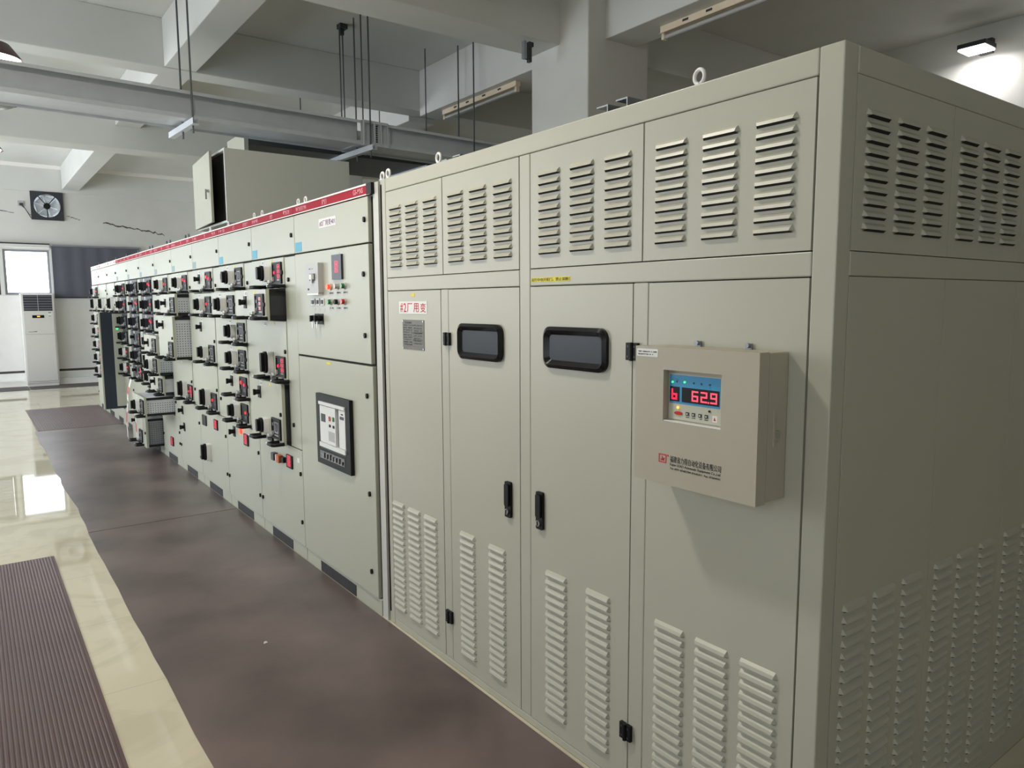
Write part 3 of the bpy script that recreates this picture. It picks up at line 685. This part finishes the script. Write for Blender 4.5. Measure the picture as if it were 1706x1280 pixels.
# C5
t, Wd = column(3, 'drawer cabinet with one tall two-row unit pulled forward, just before the red white sticker', eye=(.3, .42), dark_eye=True)
D(t, Wd, 0, disp='two'); D(t, Wd, 1, disp='off', knob='small', pull=.12, body='b'); D(t, Wd, 2, 2, disp='off', knob='small', pull=.15, body='b'); D(t, Wd, 4, 2, disp='red', knob='tall')
d = low_door(t, Wd)
for y, z in ((.67, .6), (.63, .44)): link('selector_switch', shared('ks', m_small), d, (-.022, y, z))
# C6
t, Wd = column(4, 'cabinet whose low perforated drawer is drawn far out over the mat', eye=(.25, .4), dark_eye=True, lo=.5)
D(t, Wd, 0, disp='dot'); D(t, Wd, 1, disp='dot'); D(t, Wd, 2, disp='red')
D(t, Wd, 3, disp='off', pull=.14, body='g', knob='small'); D(t, Wd, 4, disp='off', pull=.14, body='b'); D(t, Wd, 5, disp='off', pull=.1, body='b', knob='small'); D(t, Wd, 6, disp='off', pull=.28, body='b')
d = low_door(t, Wd, .505); small_disp(d, .38, .17, .11, .09)
cl = MB().box(-.0012, 0, 0, .13, 0, .15, 0).box(-.0016, -.0012, .015, .115, .01, .04, 1)
cl.cyl((-.0018, .065, .095), (-.0012, .065, .095), .035, 18, 2).cyl((-.0022, .065, .095), (-.0018, .065, .095), .027, 18, 0); cl.build('caution_sticker', [STICK, REDINK, BLKINK], t, (-.0235, -.13, .9))
# C7
t, Wd = column(5, 'cabinet with dark upper units and wide bottom drawer pulled out', eye=(.3, .45), dark_eye=True, lo=.42)
D(t, Wd, 0, disp='two', paint=CHAR, knob='dark'); D(t, Wd, 1, disp='right', paint=CHAR, knob='dark'); D(t, Wd, 2, disp='two', paint=CHAR, knob='dark'); D(t, Wd, 3, disp='off', paint=NAVY, knob='dark'); D(t, Wd, 4, disp='off'); D(t, Wd, 5, disp='off'); D(t, Wd, 6, disp='red', knob='small')
drawer(t, .09, .32, w=Wd - .02, y=.01, pull=.17, disp='off', knob='small', body='g')
# C8
t, Wd = column(6, 'cabinet full of dark drawers, second beyond the drawn-out perforated drawer', eye=(.3,), dark_eye=True)
for i, s in enumerate(('off', 'two', 'off', 'right', 'off', 'red')): D(t, Wd, i, disp=s, paint=CHAR, knob='small' if i % 2 else 'dark')
low_door(t, Wd)
# C9
t, Wd = column(7, 'cabinet with mixed pale and dark drawers standing just before the swung-out navy door', eye=(.3,), dark_eye=True)
for i, s in enumerate(('dot', 'dot', 'off', 'off', 'dot', 'dot')): D(t, Wd, i, disp=s, paint=CHAR if i in (1, 2, 3) else None, knob='dark' if i < 4 else 'big')
d = low_door(t, Wd)
# C10: navy door standing out
t, Wd = column(8, 'pale cabinet whose dark navy door stands straight out into the aisle', blue=False, eye=(.3,), dark_eye=True, redm=WHITEP)
for i in (0, 1): D(t, Wd, i, disp=None, knob='tall' if i else None)
m = MB(); m.box(-.245, -.002, .0, .03, .27, 1.52, 0).box(-.265, -.245, -.004, .034, .265, 1.525, 1).box(-.11, -.002, -.006, 0, .3, 1.5, 1)
dd = m.build('open_door', [NAVY, PAINT2], t, (-.03, -.25, 0), bevel=.002)
MB().cyl((-.06, -.014, 1.31), (-.06, -.006, 1.31), .014, 12).build('indicator_lamp', LEDG, dd)
low_door(t, Wd, 1.5)
# C11, C12
t, Wd = column(9, 'plain pale cabinet second from the far end of the row', blue=False, eye=(.3,), dark_eye=True, redm=WHITEP)
for i, s in enumerate((None, None, 'off', 'red', 'off', 'red')): D(t, Wd, i, disp=s, knob='tall' if i == 1 else 'big' if s else None)
low_door(t, Wd)
t, Wd = column(10, 'last pale cabinet at the far end of the row nearest the grey blind', blue=False, eye=(.3,), dark_eye=True, redm=WHITEP)
for i, s in enumerate(('dot', None, 'off', 'red', 'red', 'red', 'red')): D(t, Wd, i, disp=s, knob='tall' if i == 1 else 'big' if s else None)
low_door(t, Wd, .5)

# barrier ribbon tied to the pulled-out drawers
def ribbon(pts, w, label):
    m = MB(); n = len(pts)
    for k in range(n - 1):
        a, b = Vector(pts[k]), Vector(pts[k + 1]); s = Vector((0, w / 2, w * .15)) ; q = Vector((.0012, 0, 0))
        m.add([a - s, a + s, b + s, b - s, a - s + q, a + s + q, b + s + q, b - s + q], [(0, 1, 2, 3), (4, 5, 6, 7), (0, 1, 5, 4), (2, 3, 7, 6), (0, 3, 7, 4), (1, 2, 6, 5)], 1 if k % 3 == 1 else 0)
    tag(m.build('barrier_ribbon', [TAPEW, TAPER]), label, 'ribbon', 'barrier ribbons on the drawers')
ribbon([(-.20, 8.25, .78), (-.235, 8.18, .7), (-.25, 8.2, .62), (-.262, 8.15, .55)], .06, 'red and white barrier ribbon tied over the pulled-out bottom drawer')
ribbon([(-.24, 8.30, .50), (-.25, 8.33, .40), (-.255, 8.36, .28), (-.25, 8.36, .16), (-.247, 8.38, .1)], .05, 'long ribbon tail hanging at the far side of the bottom drawer')
ribbon([(-.262, 7.72, .47), (-.266, 7.70, .36), (-.262, 7.72, .26), (-.26, 7.70, .2)], .05, 'white ribbon end hanging at the near side of the bottom drawer')

# ------------------------------------------------------------------ busbar cabinet above the row, with its door ajar
t = thing('busbar_cabinet', 'grey box cabinet above the switchgear row with its lockable door ajar', 'cabinet', (.75, 6.1, 2.21))
m = MB(); x0, x1, y0, y1, z0, z1 = .2, 1.33, 5.63, 6.6, 2.31, 2.93
m.box(x0, x1, y0, y0 + .02, z0, z1).box(x0, x1, y1 - .02, y1, z0, z1).box(x0, x1, y0 + .02, y1 - .02, z0, z0 + .02).box(x0, x1, y0 + .02, y1 - .02, z1 - .02, z1).box(x1 - .02, x1, y0 + .02, y1 - .02, z0 + .02, z1 - .02)
m.box(x0 + .03, x0 + .04, y0 + .02, y1 - .02, z0 + .02, z1 - .02, 1)  # dark sheet standing in for the shade behind the ajar door
m.build('housing', [BUSP, DARKGAP], t, (-.75, -6.1, -2.21), bevel=.003)
m = MB()
for yy in (y0 + .15, y1 - .15): m.box(.3, 1.2, yy - .03, yy + .03, 2.2, 2.31)
m.build('support_foot', GALV, t, (-.75, -6.1, -2.21))
dr = MB().box(-.022, 0, 0, .8, .0, .60).build('door', PAINT2, t, (x0 - .75, 6.6 - 6.1 - .8 - .0, z0 + .01 - 2.21), bevel=.003)
dr.rotation_euler = (0, 0, math.radians(0)); dr.location = (x0 - .06 - .75, 5.79 - 6.1, z0 + .01 - 2.21); dr.rotation_euler = (0, 0, math.radians(-4))
m = MB(); m.cyl((-.05, .06, .27), (-.022, .06, .27), .013, 12).box(-.056, -.05, .05, .07, .2, .285).cyl((-.045, .06, .2), (-.045, .06, .26), .004, 8); m.build('door_lock', STEEL, dr)

# ------------------------------------------------------------------ cable tray on threaded rods
t = thing('cable_tray', 'long grey cable tray hung on rods across the aisle under the ceiling', 'cable tray', (.1, 5.75, 3.145), rz=math.radians(3.2))
OT2 = (-.1, -5.75, -3.12)
def channel(a, b, y0, y1, z0, z1, d=.1):
    m = MB(); m.box(a, b, y0 + d, y0 + d + .004, z0, z1).box(a, b, y0, y0 + d, z1 - .004, z1).box(a, b, y0, y0 + .004, z1 - .026, z1 - .004).box(a, b, y0, y0 + d, z0, z0 + .004).box(a, b, y0, y0 + .004, z0 + .004, z0 + .035)
    m.box(a, b, y0 + d + .004, y1, z0 + .02, z0 + .024).box(a, b, y1, y1 + .004, z0, z1); return m
channel(-4.2, 1.55, 5.72, 6.15, 3.12, 3.345).build('tray_length', TRAYM, t, OT2)
channel(1.83, 3.6, 5.72, 6.15, 3.12, 3.345).build('tray_length', TRAYM, t, OT2)
m = channel(1.55, 1.83, 5.70, 6.15, 3.115, 3.35, .04)
for x in (1.555, 1.67, 1.74, 1.815): m.box(x, x + .015, 5.695, 5.71, 3.12, 3.345)
for k in range(9): m.box(1.69, 1.73, 5.732, 5.738, 3.14 + k * .021, 3.15 + k * .021, 1)
m.build('joint_piece', [TRAYM, CHAR], t, OT2)
for x in (-.03, 1.62, 2.87):
    m = MB(); m.box(x - .025, x + .025, 5.60, 6.3, 3.06, 3.066).box(x - .025, x - .02, 5.60, 6.3, 3.066, 3.11).box(x + .02, x + .025, 5.60, 6.3, 3.066, 3.11); m.build('hanger_bracket', TRAYM, t, OT2)
    for y in (5.68, 5.96): MB().cyl((x, y, 3.0), (x, y, 4.37), .008, 8).build('hanger_rod', ROD, t, OT2)
for x, y in ((1.62, 5.82), (1.62, 6.2)): MB().cyl((x, y, 3.34), (x, y, 4.37), .007, 8).build('hanger_rod', ROD, t, OT2)
MB().box(1.58, 1.66, 6.16, 6.24, 4.33, 4.374).box(1.59, 1.63, 6.18, 6.22, 4.27, 4.33).build('rod_anchor', CHAR, t, OT2)
t = thing('cable_duct', 'dark flat cable duct running behind the tray above the busbar cabinet', 'cable duct', (2, 6.8, 3.0))
MB().box(.66, 4.0, 6.44, 7.5, 3.15, 3.25).build('duct_body', TRAYD, t, (-2, -6.8, -3.0), bevel=.003)
MB().box(.62, .66, 6.44, 7.0, 3.06, 3.26).build('duct_end_cap', PAINT2, t, (-2, -6.8, -3.0))
for x in (1.6, 2.6): MB().box(x, x + .04, 6.40, 7.58, 3.11, 3.15).build('hanger_bracket', TRAYM, t, (-2, -6.8, -3.0))
for x in (1.62, 2.62):
    for y in (6.42, 7.56): MB().cyl((x, y, 3.11), (x, y, 4.4), .007, 8).build('hanger_rod', ROD, t, (-2, -6.8, -3.0))

# beam clamp under the near beam
m = MB(); m.box(2.43, 2.46, 4.30, 4.34, 3.69, 3.86, 0).box(2.46, 2.48, 4.30, 4.34, 3.82, 3.86, 0).box(2.375, 2.405, 4.30, 4.34, 3.71, 3.86, 1).box(2.405, 2.43, 4.305, 4.335, 3.71, 3.74, 0)
tag(m.build('beam_clamp', [CHAR, GALV], bevel=.004), 'small steel clamp under the near ceiling beam beside the column', 'clamp')

# ------------------------------------------------------------------ lamps
def pendant(x, y, z, r, label, on=True, far=False):
    t = thing('pendant_lamp', label, 'lamp', (x, y, z), 'pendant lamps along the aisle')
    m = MB(); m.lathe((0, 0, 0), [(r * 1.03, -.004), (r, 0), (r * .97, .02), (r * .72, .10), (r * .66, .118), (r * .2, .125), (r * .16, .2), (.0, .2)], 36); m.lathe((0, 0, 0), [(r * 1.03, -.004), (r * .95, .004), (r * .9, .03)], 36)
    m.build('lamp_shade', LAMPS, t, smooth=True)
    MB().lathe((0, 0, 0), [(r * .9, .012), (r * .88, -.01), (r * .78, -.035), (r * .55, -.055), (r * .28, -.065), (.001, -.068)], 36).build('diffuser', (LAMPD if far else LAMPL) if on else LAMPO, t, smooth=True)
    zt = ZC - z
    MB().cyl((0, 0, .2), (0, 0, zt), .009, 10).build('stem', ROD, t); MB().cyl((0, 0, zt - .03), (0, 0, zt), .05, 16).build('ceiling_plate', WHITEP, t)
pendant(-1.3, 2.1, 3.85, .2, 'lit pendant lamp over the aisle by the transformer enclosure')
pendant(-1.36, 6.55, 3.60, .24, 'lit brown pendant lamp above the cable tray at the left edge', far=True)
pendant(-1.26, 9.0, 3.80, .24, 'unlit pendant lamp showing below the tray at the left edge', False)
pendant(-1.34, 11.2, 3.66, .24, 'lit brown pendant lamp farthest down the aisle toward the window', far=True)
t = thing('wall_floodlight', 'bright white floodlight high on the right wall above the transformer', 'lamp', (XR - .05, 2.46, 4.10))
MB().box(-.02, .05, -.06, .06, .0, .14).box(-.10, 0, -.02, .02, .05, .09).build('bracket', CHAR, t)
m = MB(); m.box(-.34, -.08, -.13, .13, .005, .05); m.build('lamp_body', CHAR, t, bevel=.006)
MB().box(-.33, -.09, -.12, .12, -.012, .004).build('light_panel', LAMPF, t)
L = bpy.data.lights.new('flood_light', 'AREA'); L.shape = 'RECTANGLE'; L.size = .22; L.size_y = .22; L.energy = FLOOD_W; L.color = (1, .99, .97)
o = bpy.data.objects.new('flood_light', L); COL.objects.link(o); o.parent = t; o.location = (-.21, 0, -.018)
def tube_light(x, y0, y1, z, label):
    t = thing('tube_light', label, 'lamp', (x, (y0 + y1) / 2, z), 'unlit tube lights under the ceiling beam')
    h = (y1 - y0) / 2
    m = MB(); m.box(-.03, .03, -h, h, -.05, 0)
    for s in (-.6, -.2, .25, .6): m.box(-.033, -.03, s * h - .03, s * h + .03, -.03, -.012, 1)
    m.build('batten', [TUBE, CHAR], t, bevel=.004)
    MB().cyl((0, -h + .03, -.085), (0, h - .03, -.085), .017, 12).build('tube', GREYP, t, smooth=True)
    for s in (-1, 1): MB().box(-.02, .02, s * (h - .02) - .015, s * (h - .02) + .015, -.105, -.05).build('lamp_holder', TUBE, t)
    m = MB(); m.prism([(-.03, -.05), (-.052, -.062), (-.055, -.066), (-.03, -.056)], 'y', -h, h); m.build('reflector', TUBE, t)
tube_light(3.06, 5.3, 6.75, 3.87, 'unlit cream tube light under the beam beyond the column')
tube_light(3.15, 2.1, 3.43, 3.87, 'unlit cream tube light at the top edge in front of the column')

# ------------------------------------------------------------------ far wall things
def blind(x0, x1, z0, z1, label, rolled=False):
    t = thing('roller_blind', label, 'blind', ((x0 + x1) / 2, YB - .07, z1))
    h = (x1 - x0) / 2
    MB().box(-h, h, -.02, .06, -.07 if rolled else -.035, 0).build('cassette', WHITEP if rolled else ALU, t, bevel=.006)
    if not rolled:
        m = MB(); n = 40
        vs = []
        for k in range(n + 1):
            xx = -h + 2 * h * k / n; yy = .012 * math.sin(k * .9) * .4
            vs += [(xx, yy, -.03), (xx, yy, z0 - z1), (xx, yy + .003, -.03), (xx, yy + .003, z0 - z1)]
        fs = []
        for k in range(n):
            a, b = 4 * k, 4 * k + 4; fs += [(a, b, b + 1, a + 1), (a + 2, a + 3, b + 3, b + 2), (a, a + 2, b + 2, b), (a + 1, b + 1, b + 3, a + 3)]
        m.add(vs, fs); m.build('fabric', BLIND, t, smooth=True)
        MB().box(-h, h, -.012, .012, z0 - z1 - .02, z0 - z1 + .005).build('bottom_bar', CHAR, t)
    else: MB().box(-h, h, -.03, .05, .0, .022).build('valance', CHAR, t)
blind(-.17, 1.44, 1.77, 2.83, 'lowered dark grey roller blind on the far wall right of the bright window')
blind(-1.9, -.20, 2.72, 2.82, 'rolled-up white roller blind over the bright far window', True)
t = thing('exhaust_fan', 'square black exhaust fan high on the far wall', 'fan', (FANC[0], YB, FANC[1]))
cir = [(.235 * math.cos(a), .235 * math.sin(a)) for a in (2*math.pi*k/48 for k in range(48))]
sq = []
for a in (2*math.pi*k/48 for k in range(48)):
    c, s_ = math.cos(a), math.sin(a); q = .28 / max(abs(c), abs(s_)); sq.append((c * q, s_ * q))
m = MB(); m.ring(sq, cir, 'y', -.05, 0); m.ring([(x * 1.02, z * 1.02) for x, z in cir], [(x * .97, z * .97) for x, z in cir], 'y', -.06, -.05)
m.build('fan_frame', CHAR, t, bevel=.002)
for k in range(6):
    a = 2 * math.pi * k / 6 + .26; m = MB(); pts = []
    for rr, w0, tw in ((.05, .46, .02), (.14, .49, .014), (.222, .50, .012)):
        for s_ in (-1, 1): pts.append((rr * math.cos(a + s_ * w0), .05 + s_ * tw, rr * math.sin(a + s_ * w0)))
    pts += [(p[0], p[1] + .003, p[2]) for p in pts]
    m.add(pts, [(0, 1, 3, 2), (2, 3, 5, 4), (6, 8, 9, 7), (8, 10, 11, 9), (0, 2, 8, 6), (2, 4, 10, 8), (1, 7, 9, 3), (3, 9, 11, 5), (0, 6, 7, 1), (4, 5, 11, 10)])
    m.build('fan_blade', FANT, t)
DIMMER = mat('daylight_dimmer_white', (225, 228, 230), .6); n_ = DIMMER.node_tree; tr_ = n_.nodes.new('ShaderNodeBsdfTranslucent'); tr_.inputs[0].default_value = (.36, .375, .39, 1); mx_ = n_.nodes.new('ShaderNodeMixShader'); mx_.inputs[0].default_value = .8  # translucent white that dims the daylight behind the fan
n_.links.new(n_.nodes['Principled BSDF'].outputs[0], mx_.inputs[1]); n_.links.new(tr_.outputs[0], mx_.inputs[2]); n_.links.new(mx_.outputs[0], n_.nodes['Material Output'].inputs[0])
m = MB()
for k in range(7): m.box(-.219, .219, .2, .203, -.219 + k * .0626, -.219 + k * .0626 + .0622)
m.build('daylight_dimmer', DIMMER, t)  # slats added to cut the daylight coming through the fan opening
MB().cyl((0, -.03, 0), (0, .1, 0), .06, 20).cyl((0, -.036, 0), (0, -.03, 0), .02, 12).build('motor_hub', BLACK, t, smooth=True)
m = MB()
for a in (.9, 2.25, 4.71):
    m.tube([(.05 * math.cos(a), -.025, .05 * math.sin(a)), (.24 * math.cos(a), -.045, .24 * math.sin(a))], .009, 6)
m.build('guard_spoke', BLACK, t)
t = thing('wall_socket', 'small wall socket with dark cables left of the exhaust fan', 'socket', (-.62, YB, 3.62))
MB().box(-.055, .055, -.012, 0, -.05, .05).box(-.03, .03, -.03, -.012, -.045, .005, 1).build('faceplate', [GREYP, CHAR], t, bevel=.003)
for a, b in ((.02, -.28), (.0, -.22)):
    MB().tube([(a, -.03, -.04), (.06, -.03, -.1), (.13 + a, -.03, b), (.24, -.02, b + .05), (.3, -.02, -.27), (.37, -.02, -.3), (.43, -.03, -.25)], .007, 6).build('cable', CHAR, t, smooth=True)

AC = thing('floor_air_conditioner', 'tall white floor standing air conditioner under the far window', 'air conditioner', (-.49, YB - .205, 0))
h = .285; dp = .18
MB().box(-h, h, -dp, dp, .05, 1.845).build('body', ACW, AC, bevel=.018)
MB().box(-h + .02, h - .02, -dp - .0, dp - .02, 0, .05).build('base', ACW, AC)
m = MB(); m.box(-h + .045, h - .045, -dp - .004, -dp, 1.50, 1.81, 0)
for k in range(6): m.box(-h + .045, h - .045, -dp - .010, -dp - .004, 1.535 + k * .05, 1.54 + k * .05, 1)
m.box(-.004, .004, -dp - .010, -dp - .004, 1.5, 1.81, 1); m.build('air_grille', [ACD, GREYP], AC)
MB().box(-h + .03, h - .03, -dp - .012, -dp, 1.04, 1.485).build('upper_panel', ACW, AC, bevel=.004)
MB().box(-h + .03, h - .03, -dp - .012, -dp, .1, 1.03).build('lower_panel', ACW, AC, bevel=.004)
m = MB().box(-.11, .09, -dp - .016, -dp - .012, 1.36, 1.415, 0).box(-.03, .02, -dp - .018, -dp - .016, 1.38, 1.40, 1); m.build('control_display', [BLACKG, LEDA], AC)
m = MB().box(-.19, -.05, -dp - .0135, -dp - .012, 1.085, 1.092).prism([(-.12, 1.092), (-.05, 1.092), (-.03, 1.12), (-.045, 1.1)], 'y', -dp - .0135, -dp - .012); m.build('maker_mark', CHAR, AC)
m = MB().box(.15, .22, -dp - .0135, -dp - .012, 1.38, 1.475, 0).box(.16, .21, -dp - .014, -dp - .0135, 1.455, 1.47, 1).box(.16, .21, -dp - .014, -dp - .0135, 1.39, 1.4, 1); m.build('energy_sticker', [STICK, NAVY], AC)
t = thing('junction_box', 'small grey junction box with bent cable low on the far wall', 'junction box', (.80, YB - .235, .08))
MB().box(-.05, .05, -.03, .015, -.08, .07).build('box_body', GREYP, t, bevel=.004)
MB().tube([(.03, -.005, .06), (.04, -.01, .12), (.09, .0, .19), (.18, .18, .2), (.4, .2, .21)], .012, 8).build('cable', TUBE, t, smooth=True)

# ------------------------------------------------------------------ mats
def mat_sheet(x0, x1, y0, y1, label, m_, rib=0, wav=0.004, group=None):
    mb = MB(); th = .005; n = max(2, int((y1 - y0) / .25))
    ys = [y0 + (y1 - y0) * k / n for k in range(n + 1)]
    L_ = [x0 + random.uniform(-wav, wav) for _ in ys]
    vs = []
    for xl, y in zip(L_, ys): vs += [(xl, y, 0.0005), (x1, y, 0.0005), (x1, y, th), (xl, y, th)]
    fs = [(0, 1, 2, 3), (4*n, 4*n + 1, 4*n + 2, 4*n + 3)]
    for k in range(n):
        a, b = 4 * k, 4 * k + 4
        fs += [(a + i, a + (i + 1) % 4, b + (i + 1) % 4, b + i) for i in range(4)]
    mb.add(vs, fs)
    if rib:
        k = x0 + .012
        while k < x1 - .012:
            mb.add([(k - .006, y0 + .01, th), (k + .006, y0 + .01, th), (k + .0035, y0 + .01, th + .0025), (k - .0035, y0 + .01, th + .0025), (k - .006, y1 - .01, th), (k + .006, y1 - .01, th), (k + .0035, y1 - .01, th + .0025), (k - .0035, y1 - .01, th + .0025)],
                   [(0, 1, 2, 3), (4, 5, 6, 7), (1, 5, 6, 2), (2, 6, 7, 3), (0, 4, 7, 3)]); k += rib
    cx, cy = (x0 + x1) / 2, (y0 + y1) / 2
    mb.v = [(a - cx, b - cy, c) for a, b, c in mb.v]
    tag(mb.build('floor_mat', m_, loc=(cx, cy, 0)), label, 'mat', 'rubber floor mats')
mat_sheet(-1.055, -.02, -2.2, 4.935, 'smooth brown rubber mat along the transformer, nearest the viewer', RUB)
mat_sheet(-1.045, -.02, 4.945, 10.15, 'smooth brown rubber mat in front of the drawer cabinets, beyond the near mat', RUB, wav=.012)
mat_sheet(-1.01, -.02, 10.17, 12.55, 'small ribbed rubber mat at the far end of the cabinet row', RUBR, .03)
mat_sheet(-2.35, -1.295, -2.2, 4.52, 'ribbed reddish brown mat in the bottom left corner', RUBR, .016)
mat_sheet(-2.6, -.76, 15.75, 16.5, 'grey mat at the foot of the far wall, left edge', RUBD)
mat_sheet(-.74, 2.4, 15.78, 16.5, 'dark mat in front of the air conditioner at the far wall', RUBD)
tag(MB().add([(-.012 - .6, 2.45, .007), (-.59, 2.455, .007), (-.592, 2.475, .0075), (-.605, 2.47, .0085), (-.602, 2.46, .014)], [(0, 1, 2, 3), (0, 1, 4), (1, 2, 4), (2, 3, 4), (3, 0, 4)]).build('paper_scrap', PAPER), 'tiny white paper scrap lying on the near brown mat', 'litter')
